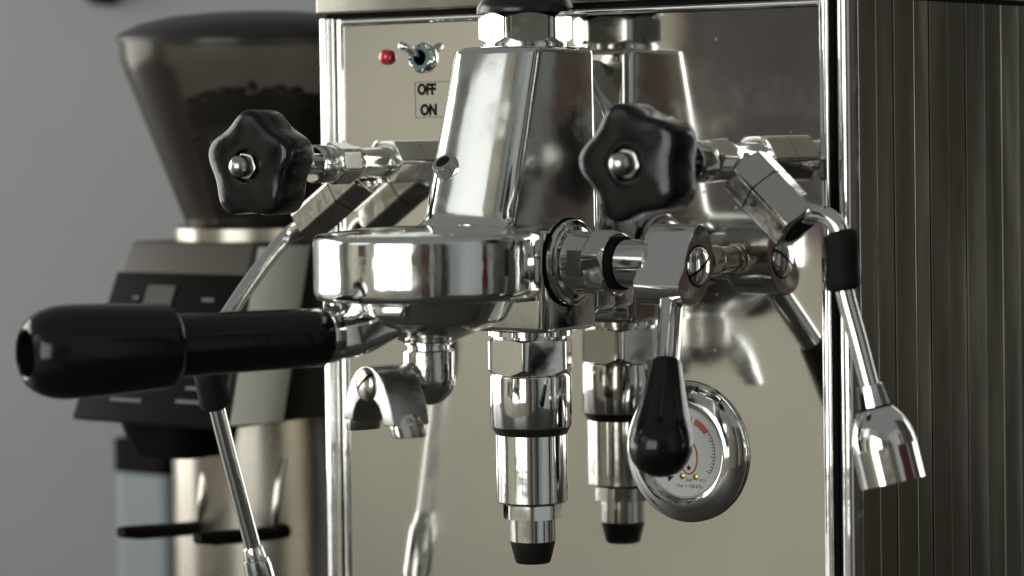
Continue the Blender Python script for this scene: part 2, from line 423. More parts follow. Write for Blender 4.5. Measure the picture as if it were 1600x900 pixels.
# lower column, mounting neck and bridge
def column(bm):
    rings = []
    for z, i in ((-30.4, 0), (-69.5, 0), (-70.8, 0.5), (-71.5, 1.6)):
        rings.append([Vector((x, y, z)) for x, y in rrect(-20+i, 20-i, -50.5+i, -12.5-i, 3.2, 3.2)])
    rings_mesh(bm, rings[::-1])
part('lower_column', 'chrome_cast', group, column, angle=50)
def neck(bm):
    rings = []
    for z, w in ((41, 5.5), (38, 8), (20, 16.0), (8, 20.5), (-5, 21.5), (-62, 21.5), (-66, 18)):
        rings.append([Vector((x, y, z)) for x, y in rrect(-w, w, -13.0, -0.3, 2.0, 2.0)])
    rings_mesh(bm, rings[::-1])
part('mounting_neck', 'chrome_cast', group, neck, angle=50)
def bridge(bm):
    rings = [[Vector((x, y, z)) for x, y in rrect(-17, 17, -100, -44, 3, 3)] for z in (-58, -30.3)]
    rings_mesh(bm, rings)
part('bridge', 'chrome_cast', group, bridge)
BC = (0, -102, 0)
def bell(bm):
    p = [(-25.6, 3), (-26.2, 22), (-27.6, 36)] + fil(-28.2, 41.5, -28.7, 45.2, -31.5, 45.3) + \
        [(-36, 45.3), (-44, 45.3)] + fil(-50.5, 45.3, -54.3, 45.2, -54.6, 41.5) + [(-54.4, 38.5), (-50, 37.5), (-48, 3)]
    lathe(bm, BC, (0, 0, 1), p[::-1], n=128)
part('bell', 'chrome_cast', group, bell, angle=45)
# top nut and mushroom cap
yaw = math.atan2(-0.804, 0.595)
def turned(d, ang):
    """rot so that a flat of a vertical nut faces the direction ang in plan"""
    _, x, yv = basis(d); v = Vector((math.cos(ang), math.sin(ang), 0)); return math.atan2(v.dot(yv), v.dot(x))
up_z = (0, 0, 1)
part('nut_collar', 'chrome', group, lambda bm: lathe(bm, (0, GY, 0), up_z, [(45.9, 17.8), (47.6, 17.8), (47.8, 17.4)]))
part('cap_nut', 'chrome', group, lambda bm: hexnut(bm, (0, GY, 0), up_z, 47.8, 60.2, 34.6, turned(up_z, yaw+R(4.5)), 1.3, 1.3))
def mush(bm):
    p = [(60.1, 17), (60.2, 20.4), (60.8, 20.6)]
    for i in range(1, 13):
        a = math.pi/2*i/12; p.append((60.8+11.0*math.sin(a), 20.6*math.cos(a)))
    lathe(bm, (0, GY, 0), up_z, p)
part('mushroom_cap', 'gloss_black', group, mush)
# socket screw on the front slope
SC = Vector((-11.0, -72.6, -4.8)); SD = Vector((-0.05, -0.66, 0.72)).normalized()
def sock(bm):
    lathe(bm, SC, SD, [(-8, 5.2), (4.9, 5.2), (5.6, 4.9), (5.8, 4.4), (5.8, 3.1), (3.2, 2.9)], n=36)
scw = part('jet_screw', 'nickel', group, sock)
part('socket', 'gap', scw, lambda bm: hexnut(bm, SC, SD, 5.0, 5.86, 5.4, 0.3, 0, 0))
# lever bushing on the right flank
LX = (1, 0, 0); LO = (0, GY, -43.0)
def bush(bm):
    lathe(bm, LO, LX, [(20.4, 17.8), (23.0, 17.8), (23.8, 17.2), (24.0, 15.9), (23.6, 15.6), (24.4, 15.0), (25.0, 13.2), (25.6, 12.9), (35.3, 12.9)], n=72)
bushing = part('lever_bushing', 'chrome', group, bush)
part('bushing_flat', 'satin', bushing, lambda bm: box(bm, 28.5, 35.0, GY-13.05, GY-9, -48.2, -37.4))
part('bushing_gasket', 'gap', bushing, lambda bm: lathe(bm, LO, LX, [(20.0, 18.5), (21.2, 18.5)], n=64))
part('packing_nut', 'chrome', group, lambda bm: hexnut(bm, LO, LX, 35.4, 45.4, 25.0, R(14), 0.4, 1.5))
part('packing_ring', 'gap', group, lambda bm: lathe(bm, LO, LX, [(45.3, 11.0), (48.3, 10.8)]))
# expansion chamber below
ch = part('chamber_collar', 'chrome', group, lambda bm: lathe(bm, (0, GY, 0), (0, 0, -1), [(71.6, 17.6), (73.6, 17.6), (74.0, 15.5), (75.0, 15.5)]))
part('chamber_nut', 'chrome', group, lambda bm: hexnut(bm, (0, GY, 0), (0, 0, -1), 74.8, 90.0, 33.0, turned((0, 0, -1), yaw+R(21)), 0.7, 1.9))
def cham(bm):
    p = [(89.5, 15.5), (90.2, 16.8), (90.8, 17.05), (111.2, 17.05), (111.8, 16.7)]
    lathe(bm, (0, GY, 0), (0, 0, -1), p, n=72)
chm = part('expansion_chamber', 'chrome', group, cham)
part('bevel_ring', 'darkmetal', chm, lambda bm: lathe(bm, (0, GY, 0), (0, 0, -1), [(111.7, 16.75), (114.6, 15.1), (115.0, 14.9)], n=72))
part('lower_sleeve', 'chrome', chm, lambda bm: lathe(bm, (0, GY, 0), (0, 0, -1), [(114.6, 14.6), (115.1, 15.0), (142.8, 15.0), (143.5, 14.3), (144, 12.6)], n=72))
part('drain_nut', 'chrome', chm, lambda bm: hexnut(bm, (0, GY, 0), (0, 0, -1), 144.2, 150.2, 23.6, turned((0, 0, -1), yaw+R(20)), 0.3, 0.5, n_side=8))
part('drain_tube', 'chrome', chm, lambda bm: lathe(bm, (0, GY, 0), (0, 0, -1), [(150, 9.6), (159.6, 9.6), (160, 9.2)]))
part('drain_tip', 'rubber', chm, lambda bm: lathe(bm, (0, GY, 0), (0, 0, -1), [(159.8, 9.4), (160.6, 9.4), (168.4, 7.4), (169.0, 6.9), (169.0, 4.6), (164, 4.4)]))

# ---------------- brew lever
lever = part('brew_lever', 'chrome', mach, lambda bm: lathe(bm, LO, LX, [(46, 9.3), (48.6, 9.3), (49, 9.9), (63, 9.9)]))
def camh(bm):
    arc = [(-2.6, 12.8), (-0.5, 15.0), (2.0, 16.2), (4.6, 16.2), (7.4, 14.6), (10, 11.4), (11.8, 7.2), (12.4, 2.5), (11.6, -2.8),
           (9.4, -8), (5.8, -12.6), (1.4, -15.4), (-3.2, -16.2), (-7.4, -15.6), (-10.8, -13.6), (-12.8, -10.6), (-13.2, -7.6)]
    a = [Vector((61.0, GY+p, -43+q)) for p, q in arc]
    cen = Vector((0, sum(v.y for v in a)/len(a), sum(v.z for v in a)/len(a)))
    def sc(v, x, s): return Vector((x, cen.y+(v.y-cen.y)*s, cen.z+(v.z-cen.z)*s))
    rings_mesh(bm, [[sc(v, 60.6, 0.96) for v in a], [sc(v, 61.2, 1) for v in a], [sc(v, 82.6, 1) for v in a], [sc(v, 83.0, 0.975) for v in a]])
camo = part('cam_head', 'chrome', lever, camh, angle=28)
def domescrew(bm, o, d, r, h):
    p = [(-1.5, r*0.98), (0.1, r)]
    for i in range(1, 11):
        a = math.pi/2*i/10; p.append((0.1+h*math.sin(a), r*math.cos(a)))
    lathe(bm, o, d, p, n=48)
def slotted(bm, o, d, r, h, ang, w):
    d, x, yv = basis(d); o = Vector(o)
    v = -x*math.sin(ang)+yv*math.cos(ang)
    for sg in (1, -1):
        t = bmesh.new(); domescrew(t, o, d, r, h)
        g = bmesh.ops.bisect_plane(t, geom=t.verts[:]+t.edges[:]+t.faces[:], plane_co=o+v*(sg*w/2), plane_no=v*(-sg), clear_outer=True)
        bmesh.ops.holes_fill(t, edges=[e for e in t.edges if e.is_boundary])
        me = bpy.data.meshes.new('tmp'); t.to_mesh(me); t.free(); bm.from_mesh(me); bpy.data.meshes.remove(me)
cs = part('cam_screw', 'chrome', lever, lambda bm: slotted(bm, (83.0, GY+1.0, -43.5), LX, 7.8, 2.4, R(30), 1.3))
def slot(bm, o, d, ang, L, w, h):
    d, x, yv = basis(d); o = Vector(o)
    u = x*math.cos(ang)+yv*math.sin(ang); v = d.cross(u)
    prism(bm, [(-L/2, -w/2), (L/2, -w/2), (L/2, w/2), (-L/2, w/2)], o, u, v, d, h)
part('slot', 'gap', cs, lambda bm: slot(bm, (83.0, GY+1.0, -43.5), LX, R(30), 14.6, 1.28, 0.5))
part('screw_recess', 'gap', cs, lambda bm: lathe(bm, (82.4, GY+1.0, -43.5), LX, [(0, 8.5), (0.75, 8.5), (0.75, 7.5)], n=48))
RD = Vector((0.335, -0.68, -1.0)).normalized(); RO = Vector((74, GY-4.5, -54))
part('lever_rod', 'chrome', lever, lambda bm: lathe(bm, RO, RD, [(-3, 4.9), (42, 4.9)]))
def lgrip(bm):
    p = [(31.0, 5.2), (31.4, 5.9), (33, 6.3), (44, 8.4), (54, 10.6), (60, 11.9), (64, 12.5), (68, 12.3), (71.5, 11.2), (74.2, 9.2), (75.9, 6.6), (76.8, 3.4), (77, 0.4)]
    lathe(bm, RO, RD, [(t*1.07, r) for t, r in p])
part('lever_grip', 'bakelite', lever, lgrip)

# ---------------- panel fitting behind the lever
FO = (74.5, 0, -42.5)
fit = part('overpressure_fitting', 'brass_nickel', mach, lambda bm: lathe(bm, FO, (0, -1, 0), [(0.05, 5.4), (5.8, 5.4), (6.0, 6.2), (7.6, 6.2), (7.8, 5.4), (9.2, 5.4)]))
part('hex_collar', 'brass_nickel', fit, lambda bm: hexnut(bm, FO, (0, -1, 0), 9, 15.5, 12.4, R(90), 0.6, 1.2))
part('stud', 'nickel', fit, lambda bm: lathe(bm, FO, (0, -1, 0), [(15.3, 3.0), (20.2, 3.0), (20.5, 2.6)]))

# ---------------- steam and water valves
def knob_mesh(bm, X, Z, rot, t0):
    N = 120
    rings = []
    spec = [(t0, .30, 0), (t0+.2, .80, .9), (t0+.6, .90, 1), (t0+1.5, .975, 1), (t0+3.0, 1, 1), (t0+16.2, 1.0, 1), (t0+17.2, .993, 1), (t0+18.0, .972, 1),
            (t0+18.5, .94, 1), (t0+18.9, .89, 1), (t0+19.3, .80, .95), (t0+19.7, .64, .8), (t0+20.0, .48, .4), (t0+20.1, .36, 0), (t0+19.9, .325, 0), (t0+17, .30, 0)]
    for t, s, a in spec:
        row = []
        for i in range(N):
            th = 2*math.pi*i/N
            c = math.cos(5*(th-rot))
            r = s*(21.3+a*(1.95*c+0.08*math.cos(10*(th-rot))))
            row.append(Vector((X+r*math.cos(th), -t, Z+r*math.sin(th))))
        rings.append(row)
    rings_mesh(bm, rings)
def valve(X, Z, rot, nutrot, hexrot, label, mainm='chrome'):
    A = (X, 0, Z); D = (0, -1, 0)
    v = part('steam_valve', 'chrome', mach, lambda bm: lathe(bm, A, D, [(16.8, 6.9), (36, 6.9), (38, 7.6), (43, 7.6)]))
    v['label'] = label
    part('panel_nut', 'chrome', v, lambda bm: hexnut(bm, A, D, 0.1, 17.4, 18.6, hexrot, 0.1, 0.6))
    part('packing_nut', 'chrome', v, lambda bm: hexnut(bm, A, D, 42.5, 54, 16.4, nutrot, 0.6, 1.4))
    part('packing_collar', 'chrome', v, lambda bm: lathe(bm, A, D, [(53.8, 7.6), (57, 8.2), (65, 8.2), (66.5, 7.4)]))
    part('stem', 'chrome', v, lambda bm: lathe(bm, A, D, [(66, 4.6), (92, 4.6)]))
    kb = part('star_knob', 'bakelite', v, lambda bm: knob_mesh(bm, X, Z, rot, 89.0), angle=40)
    part('hex_nut', 'nickel', v, lambda bm: hexnut(bm, A, D, 105.6, 108.9, 10.2, R(20), 0.2, 0.8))
    def ball(bm):
        p = [(108.5, 4.5)] + [(111.8+4.7*math.sin(a), 4.7*math.cos(a)) for a in [R(q) for q in range(-20, 91, 10)]]
        lathe(bm, A, D, p)
    part('dome_nut', 'nickel', v, ball)
    return v
vL = valve(-90, -1.6, R(90), R(8), R(90), 'left valve with its star knob in front of the grinder')
vR = valve(100.5, -1.2, R(33), R(38), R(90), 'right valve with its star knob beside the chrome group')

# wands --------------------------------------------------------------
def wand(o, d, h0, h1, af, rot, path, grip_rng, tip0, tipd, label, r=3.6):
    o, d = Vector(o), Vector(d).normalized()
    P = smooth_path(path, 10)
    w = part('steam_wand', 'chrome', mach, lambda bm: tube(bm, P, r))
    w['label'] = label
    hm = h0+(h1-h0)*0.36
    part('ball_neck', 'chrome_worn', w, lambda bm: lathe(bm, o, d, [(4, 5.6), (h0-1.5, 5.6), (h0-0.6, 7.5), (h0+1, 7.5)]))
    part('joint_nut', 'chrome_worn', w, lambda bm: hexnut(bm, o, d, h0, hm-0.25, af, rot, 1.0, 0.15))
    part('joint_nut', 'chrome_worn', w, lambda bm: hexnut(bm, o, d, hm+0.25, h1, af, rot, 0.15, 0.6))
    part('joint_seam', 'gap', w, lambda bm: hexnut(bm, o, d, hm-0.3, hm+0.3, af-1.4, rot, 0, 0))
    part('joint_throat', 'gap', w, lambda bm: lathe(bm, o, d, [(h1-1, af*0.36), (h1+0.12, af*0.36)], n=32))
    g = P[int(len(P)*grip_rng[0]):int(len(P)*grip_rng[1])+1]
    part('rubber_grip', 'rubber', w, lambda bm: tube(bm, g, lambda t: r+3.1+0.3*math.sin(9.4*t)-0.5*abs(t-0.5)-2.2*max(0, 1-min(t, 1-t)/0.07)**2))
    t0, td = Vector(tip0), Vector(tipd).normalized()
    return w, t0, td
# right wand
DR = Vector((20, 0, -18.5)).normalized()
wR, tR, tdR = wand((100.5, -34, 0.5), DR, 8.5, 41.5, 20.6, R(22),
    [(128, -34, -20), (133.5, -34, -22.3), (141.5, -34, -22.6), (147.6, -34, -26.5), (149.6, -34, -33), (149.9, -34, -42), (150.7, -34, -51.8), (156.1, -34, -70.2), (161.5, -34, -89.1)],
    (0.43, 0.745), (161.2, -34, -88), (0.255, 0.02, -1), 'right steam wand with rubber grip and wide bell-shaped nozzle')
def noz(bm):
    lathe(bm, tR, tdR, [(-0.5, 4.6), (0, 5.0), (1, 5.1), (7.6, 6.0), (8.4, 6.0)], n=12)
nz = part('nozzle', 'chrome', wR, noz, angle=20)
part('nozzle_ring', 'gap', nz, lambda bm: lathe(bm, tR, tdR, [(8.2, 6.6), (9.0, 6.9)]))
part('nozzle_bell', 'chrome', nz, lambda bm: lathe(bm, tR, tdR, [(8.8, 6.6), (10.5, 8.0), (13, 9.7), (17, 11.5), (21, 12.4), (24.2, 12.7)], n=64))
part('nozzle_hex', 'chrome', nz, lambda bm: hexnut(bm, tR, tdR, 24.0, 38, 24.6, R(9), 0.2, 0.5, n_side=10))
# left wand
DL = Vector((-28, 0, -19)).normalized()
wL, tL, tdL = wand((-90, -22, -1.5), DL, 9, 49, 17.6, R(2),
    [(-132, -22, -28.5), (-140.5, -23.5, -34), (-143.2, -31, -41), (-143.5, -46, -53.5), (-142.5, -62, -67), (-140, -78, -80), (-136.0, -83.0, -92), (-135.2, -79.0, -107), (-134.3, -74, -124.7), (-131.8, -60, -172.4)],
    (0.60, 0.775), (-132, -61, -169.5), (0.05, 0.30, -1), 'left steam wand running down behind the portafilter handle')
nz = part('nozzle', 'chrome', wL, lambda bm: lathe(bm, tL, tdL, [(-0.5, 4.0), (0, 4.3), (5, 4.9), (5.4, 5.6), (9, 6.2), (28, 6.6), (34, 5.4), (37, 2)]))

# ---------------- pressure gauge
GC = Vector((56, 0, -122.6)); GD = (0, -1, 0)
def bez(bm):
    lathe(bm, GC, GD, [(0.02, 28.6), (0.7, 29.3), (1.6, 29.4), (2.6, 28.6), (4.2, 26.2), (5.5, 23.8), (6.2, 22.4), (6.3, 21.4), (5.6, 20.6), (5.2, 20.0), (4.9, 19.4), (4.2, 18.8), (3.4, 18.5), (3.3, 3)], n=96)
gauge = part('pressure_gauge', 'chrome', mach, bez, angle=40)
dial = part('dial', 'dial', gauge, lambda bm: lathe(bm, GC, GD, [(3.2, 18.45), (3.55, 18.45)], n=72))
def gp(a, r, t=3.56): return GC+Vector((r*math.cos(a), -t, r*math.sin(a)))
def arcstrip(bm, a0, a1, ra, rb, k=20, t=3.58):
    pts = [gp(a0+(a1-a0)*i/k, rb, t) for i in range(k+1)]+[gp(a1-(a1-a0)*i/k, ra, t) for i in range(k+1)]
    rings_mesh(bm, [pts, [p+Vector((0, -0.06, 0)) for p in pts]])
part('red_zone', 'red', dial, lambda bm: arcstrip(bm, R(37), R(66), 12.8, 15.6))
part('scale_arc', 'ink', dial, lambda bm: arcstrip(bm, R(-32), R(37), 15.3, 15.55))
for i in range(14):
    a = R(-32+i*5.3); big = i % 5 == 0
    part('tick', 'ink', dial, lambda bm: arcstrip(bm, a-0.012, a+0.012, 13.4 if big else 14.2, 15.5, k=2, t=3.57))
for i in range(30):
    a = R(74+i*4.9); big = i % 5 == 0
    part('tick', 'ink', dial, lambda bm: arcstrip(bm, a-0.012, a+0.012, 13.4 if big else 14.2, 15.5, k=2, t=3.57))
def loop(bm):
    c = GC+Vector((2.6, -3.6, -2.0)); n = 40
    o = [c+Vector((4.6*math.cos(2*math.pi*i/n), 0, 7.4*math.sin(2*math.pi*i/n))) for i in range(n)]
    q = [c+Vector((3.7*math.cos(2*math.pi*i/n), 0, 6.5*math.sin(2*math.pi*i/n))) for i in range(n)]
    f = Vector((0, -0.05, 0))
    a = [bm.verts.new(p+f) for p in o]; b = [bm.verts.new(p+f) for p in q]
    for i in range(n): bm.faces.new((a[i], a[(i+1) % n], b[(i+1) % n], b[i]))
part('red_emblem', 'red', dial, loop)
def star(bm):
    c = GC+Vector((2.6, -3.62, -6.4)); pts = []
    for i in range(10):
        r = 1.5 if i % 2 == 0 else 0.65
        pts.append(c+Vector((r*math.cos(math.pi/2+i*math.pi/5), 0, r*math.sin(math.pi/2+i*math.pi/5))))
    rings_mesh(bm, [pts, [p+Vector((0, -0.06, 0)) for p in pts]])
part('emblem_star', 'ink', dial, star)
for sx in (-0.6, 6.0):
    part('dial_screw', 'brass', dial, lambda bm: lathe(bm, GC+Vector((sx, -3.5, -10.0)), GD, [(0, 1.35), (0.35, 1.3), (0.6, 0.8)], n=20))
text_mesh('bar_lettering', 'bar', 2.4, GC+Vector((1.2, -3.57, -12.0)), (1, 0, 0), (0, 0, 1), (0, -1, 0), 'thinline', dial)
text_mesh('unit_lettering', '1bar = 100 KPa', 2.1, GC+Vector((2.8, -3.57, -14.6)), (1, 0, 0), (0, 0, 1), (0, -1, 0), 'thinline', dial, align='CENTER')
text_mesh('class_lettering', 'kl 2.5', 1.5, GC+Vector((8.0, -3.57, -11.6)), (1, 0, 0), (0, 0, 1), (0, -1, 0), 'thinline', dial)
def ndl(bm):
    a = R(225); d = Vector((math.cos(a), 0, math.sin(a))); pr = Vector((-d.z, 0, d.x)); c = GC+Vector((0, -3.9, 0))
    pts = [c-d*3.4+pr*0.7, c+d*12.8+pr*0.12, c+d*12.8-pr*0.12, c-d*3.4-pr*0.7]
    rings_mesh(bm, [pts, [p+Vector((0, -0.2, 0)) for p in pts]])
part('needle', 'ink', gauge, ndl)
part('needle_hub', 'nickel', gauge, lambda bm: lathe(bm, GC, GD, [(3.5, 2.2), (4.3, 2.2), (4.6, 1.5)], n=32))
part('gauge_glass', 'glass', gauge, lambda bm: lathe(bm, GC, GD, [(4.75, 19.0), (5.0, 18.7)], n=64))
def dmark(bm):
    c = GC+Vector((-6.4, -3.57, -11.4))
    pts = [c+Vector((1.7, 0, 1.0)), c+Vector((-1.7, 0, 1.2)), c+Vector((-1.1, 0, -1.4))]
    rings_mesh(bm, [pts, [p+Vector((0, -0.06, 0)) for p in pts]])
part('dial_mark', 'ink', dial, dmark)

# ---------------- switch, lamp, legend
SWC = Vector((-80.8, 0, 44.2))
sw = part('toggle_switch', 'chrome', mach, lambda bm: lathe(bm, SWC, GD, [(0.02, 6.9), (1.2, 6.9), (2.2, 6.3), (3.0, 6.0), (3.4, 5.4), (3.0, 5.0), (2.0, 4.9)], n=48))
part('teal_ring', 'teal', sw, lambda bm: lathe(bm, SWC, GD, [(1.5, 5.0), (2.9, 5.0), (3.0, 3.6), (1.8, 3.4)], n=40))
part('switch_bore', 'gap', sw, lambda bm: lathe(bm, SWC, GD, [(1.2, 3.5), (2.0, 3.5)], n=32))
bd = Vector((-0.10, -0.92, 0.36)).normalized()
part('bat_lever', 'chrome', sw, lambda bm: lathe(bm, SWC, bd, [(0.5, 1.1), (4, 1.25), (11, 1.75), (13.5, 2.0), (15, 1.75), (15.7, 1.0), (15.9, 0.2)], n=28))
lamp = part('indicator_lamp', 'lamp_red', mach, lambda bm: lathe(bm, (-101.2, 0, 45.0), GD, [(0.05, 3.5), (1.2, 3.5)]+[(1.2+2.6*math.sin(R(a)), 3.5*math.cos(R(a))) for a in range(10, 91, 10)], n=36))
leg = part('switch_legend', 'thinline', mach, lambda bm: [box(bm, -85.9, -65.6, -0.09, -0.01, 33.3, 33.65), box(bm, -85.9, -65.6, -0.09, -0.01, 17.6, 17.95),
           box(bm, -85.9, -85.55, -0.09, -0.01, 17.95, 33.3), box(bm, -65.95, -65.6, -0.09, -0.01, 17.95, 33.3)])
text_mesh('off_lettering', 'OFF', 6.6, (-84.4, -0.02, 28.0), (0.88, 0, 0), (0, 0, 1), (0, -1, 0), 'ink', leg, bold=0.34)
text_mesh('on_lettering', 'ON', 6.6, (-82.9, -0.02, 18.9), (0.88, 0, 0), (0, 0, 1), (0, -1, 0), 'ink', leg, bold=0.34)

# ================================================================== portafilter
PS = R(22.0); h = Vector((-math.sin(PS), -math.cos(PS), 0)); pv = Vector((math.cos(PS), -math.sin(PS), 0)); zv = Vector((0, 0, 1))
B0 = Vector((0, -102, 0)); HZ = -67.5
pf = tag(empty('portafilter', (0, -102, -110)), 'chrome portafilter with thick black handle and double spout locked under the group', 'portafilter')
part('filter_bowl', 'chrome_cast', pf, lambda bm: lathe(bm, B0, zv, ([(-50.5, 36.4), (-54.9, 36.2), (-55.1, 35.2)] + fil(-61.6, 31.6, -63.2, 30.8, -64.0, 29.2) + [(-66.6, 23.0), (-69.6, 15.5), (-71.0, 11.8), (-71.9, 10.2)])[::-1], n=96), angle=45)
part('spout_collar', 'chrome_cast', pf, lambda bm: lathe(bm, B0, zv, [(-71.6, 9.8), (-72.6, 9.8), (-72.9, 8.7), (-75.2, 8.7)][::-1]))
def arm(bm):
    rings = []
    for t, hw, z0, z1 in ((20, 15, -55.5, -69.5), (30, 12.5, -56.5, -74.5), (35, 10.2, -58.5, -76.0), (40, 8.6, -59.6, -76.2), (44.5, 8.4, -59.6, -75.6)):
        row = []
        for i in range(36):
            a = 2*math.pi*i/36; ca, sa = math.cos(a), math.sin(a)
            ex = 0.62
            row.append(B0+h*t+pv*(hw*math.copysign(abs(ca)**ex, ca))+zv*((z0+z1)/2+(z0-z1)/2*math.copysign(abs(sa)**ex, sa)))
        rings.append(row)
    rings_mesh(bm, rings)
part('neck', 'chrome_cast', pf, arm, angle=50)
for s in (-1, 1):
    part('lug', 'chrome_cast', pf, lambda bm: prism(bm, [(-7, -54.8), (7, -54.8), (5.5, -59.5), (-5.5, -59.5)], B0+h*(26)+pv*(s*21), (h*0.6-pv*s*0.8), zv, (h*0.8+pv*s*0.6), 8), bevel=1.2)
HO = B0+zv*HZ
part('ferrule', 'chrome', pf, lambda bm: lathe(bm, HO, h, [(41.2, 8.6), (41.8, 9.9), (44.4, 10.3), (46.5, 10.5), (47.6, 10.1)]))
hd = part('handle', 'bakelite', pf, lambda bm: lathe(bm, HO, h, [(46.3, 9.5), (46.8, 10.7), (48.4, 11.35), (60, 11.5), (90, 11.8), (113, 12.1)], n=72))
def hcap(bm):
    p = [(110.5, 11.8), (111.0, 13.2)] + fil(111.8, 14.4, 112.8, 16.0, 115.5, 16.1) + [(124, 16.5), (140, 17.3), (150, 17.5)] + \
        fil(154, 17.5, 163, 17.3, 168.2, 12.6, 7) + [(169.6, 10.4), (170.1, 9.4), (169.6, 8.6), (166, 8.2), (156, 8.0)]
    lathe(bm, HO, h, p, n=80)
hc = part('end_cap', 'bakelite', hd, hcap, angle=45)
part('cap_bore', 'gap', hc, lambda bm: lathe(bm, HO, h, [(155.5, 7.9), (156.4, 7.9)]))
for i in range(11):   # worn embossed marks along the lower flank
    t = 56+i*4.4+random.uniform(-0.8, 0.8); L = random.uniform(1.2, 2.4); a = R(-27)
    rr = 11.45+t*0.0095-0.62
    nrm = (pv*math.cos(a)+zv*math.sin(a))
    part('embossed_mark', 'bakelite', hd, lambda bm: prism(bm, [(0, -0.5), (L, -0.5), (L, 0.5), (0, 0.5)], HO+h*t+nrm*rr, h, (zv*math.cos(a)-pv*math.sin(a)), nrm, 0.62))
# spout elbow
def elbow(bm):
    lathe(bm, B0, zv, [(-86.5, 10.6), (-75.4, 10.6), (-74.8, 10.1), (-74.6, 8)], n=56)
el = part('spout_elbow', 'chrome_worn', pf, elbow)
def eb(bm):
    p = [(-10.5+0.02, 0.3)]+[(-10.6*math.cos(R(a)), 10.6*math.sin(R(a))) for a in range(8, 91, 8)]+[(0, 10.6), (3.5, 9.8), (7, 7.8), (9.5, 6.4), (12.8, 6.2)]
    lathe(bm, B0+zv*(-86.45), h, p, n=56)
part('elbow_bend', 'chrome_worn', el, eb)
# twin spout
T0, T1 = 11.6, 28.0
outer = [(0, -79.8), (4.6, -80.3), (9.4, -82.4), (13.4, -86.0), (16.6, -90.8), (18.9, -96.2), (20.4, -102.2)]
inner = [(12.6, -102.6), (11.4, -98.8), (9.0, -95.4), (5.6, -93.2), (0, -92.3)]
poly = [(-p, z) for p, z in outer[::-1]] + outer[1:] + inner + [(-p, z) for p, z in inner[::-1][1:]]
sp = part('twin_spout', 'satin', pf, lambda bm: prism(bm, poly, B0+h*T0, pv, zv, h, T1-T0), bevel=0.7)
for s in (-1, 1):
    def stub(bm, s=s):
        ax = Vector((0, 0, 0))
        c0 = B0+h*((T0+T1)/2)+pv*(s*15.0)+zv*(-96.6); dr = (zv*-1+pv*(s*0.36)).normalized()
        rings = []
        for t, a, b in ((0, 3.8, 7.2), (6.2, 4.1, 7.3), (10.0, 4.0, 7.1), (10.9, 3.6, 6.7), (10.9, 3.1, 6.2), (5, 3.0, 5.8)):
            row = []
            for i in range(32):
                q = 2*math.pi*i/32; ex = 0.7; ca, sa = math.cos(q), math.sin(q)
                row.append(c0+dr*t+pv*(a*math.copysign(abs(ca)**ex, ca))+h*(b*math.copysign(abs(sa)**ex, sa)))
            rings.append(row)
        rings_mesh(bm, rings)
    st = part('spout_tip', 'chrome_worn', sp, stub)
SO = B0+h*28.0+zv*(-87.2)
ss = part('spout_screw', 'nickel', sp, lambda bm: slotted(bm, SO, h, 6.9, 3.2, R(38), 1.3))
SPO = SO
part('screw_slot', 'gap', sp, lambda bm: slot(bm, SO, h, R(38), 13.2, 1.28, 0.5))

# ================================================================== grinder
GX, GYc = -277.0, 110.0
gr = tag(empty('coffee_grinder', (GX, GYc, -330)), 'blurred coffee grinder with smoked conical hopper standing behind the portafilter', 'coffee grinder')
# upper housing with the sloping fascia: section in (y, z) extruded in x
HX0, HX1 = -322.5, -238.0
def housing(bm):
    sec = [(62, -43), (150, -43), (150, -131), (20.5, -131), (20.5, -127.5), (54, -58)]
    a = [Vector((HX0, y, z)) for y, z in sec]; b = [Vector((HX1+(-z-43)*0.17, y, z)) for y, z in sec]
    rings_mesh(bm, [a, b])
part('housing', 'g_top', gr, housing, bevel=2.0)
sl = Vector((0, 22-54, -128+58)).normalized(); nr = Vector((0, -70, 32)).normalized()
def fasc(bm):
    o = Vector((0, 54, -58)) + nr*0.3
    pts = [Vector((HX0+0.5, 0, 0)), Vector((HX1+1.5, 0, 0)), Vector((HX1+13.5, 0, 0)), Vector((HX0-0.5, 0, 0))]
    a = [o+pts[0]+sl*1, o+pts[1]+sl*1, o+pts[2]+sl*80, o+pts[3]+sl*80]
    rings_mesh(bm, [a, [p+nr*2.2 for p in a]])
fa = part('control_fascia', 'g_black', gr, fasc, bevel=0.8)
def on_f(bm, x0, x1, s0, s1, t=2.6, th=0.5):
    o = Vector((0, 54, -58))+nr*t
    a = [o+Vector((x0, 0, 0))+sl*s0, o+Vector((x1, 0, 0))+sl*s0, o+Vector((x1, 0, 0))+sl*s1, o+Vector((x0, 0, 0))+sl*s1]
    rings_mesh(bm, [a, [p+nr*th for p in a]])
part('display', 'lcd', fa, lambda bm: on_f(bm, -297, -278, 8, 26))
for x0, x1, s0 in ((-300, -279, 68), (-256, -240, 67), (-252, -244, 60), (-252, -244, 52), (-305, -301, 14), (-258, -250, 14)):
    part('lettering_strip', 'print', fa, lambda bm: on_f(bm, x0, x1, s0, s0+1.8))
def cheek(bm):
    def row(z):
        x = HX1+(-z-43)*0.17; y = 64-(-z-45)*0.46
        return [Vector((x+0.4, y, z)), Vector((x+8.4, y+15, z)), Vector((x+8.4, y+30, z)), Vector((x+0.4, y+30, z))]
    rings_mesh(bm, [row(-129), row(-45)])
part('side_cheek', 'cream', gr, cheek)
part('rear_body', 'g_dark', gr, lambda bm: rings_mesh(bm, [[Vector((x, y, z)) for x, y in rrect(HX0+8, xr, yf, 205, 10, 10)] for z, xr, yf in ((-329, -226, 100), (-180, -222, 100), (-44, -232, 100))]), angle=45)
def steelcol(bm):
    rings_mesh(bm, [[Vector((x, y, z)) for x, y in rrect(-332, -232, 72, 150, 46, 4, k=16)] for z in (-329, -131.2)])
part('steel_column', 'g_steel', gr, steelcol)
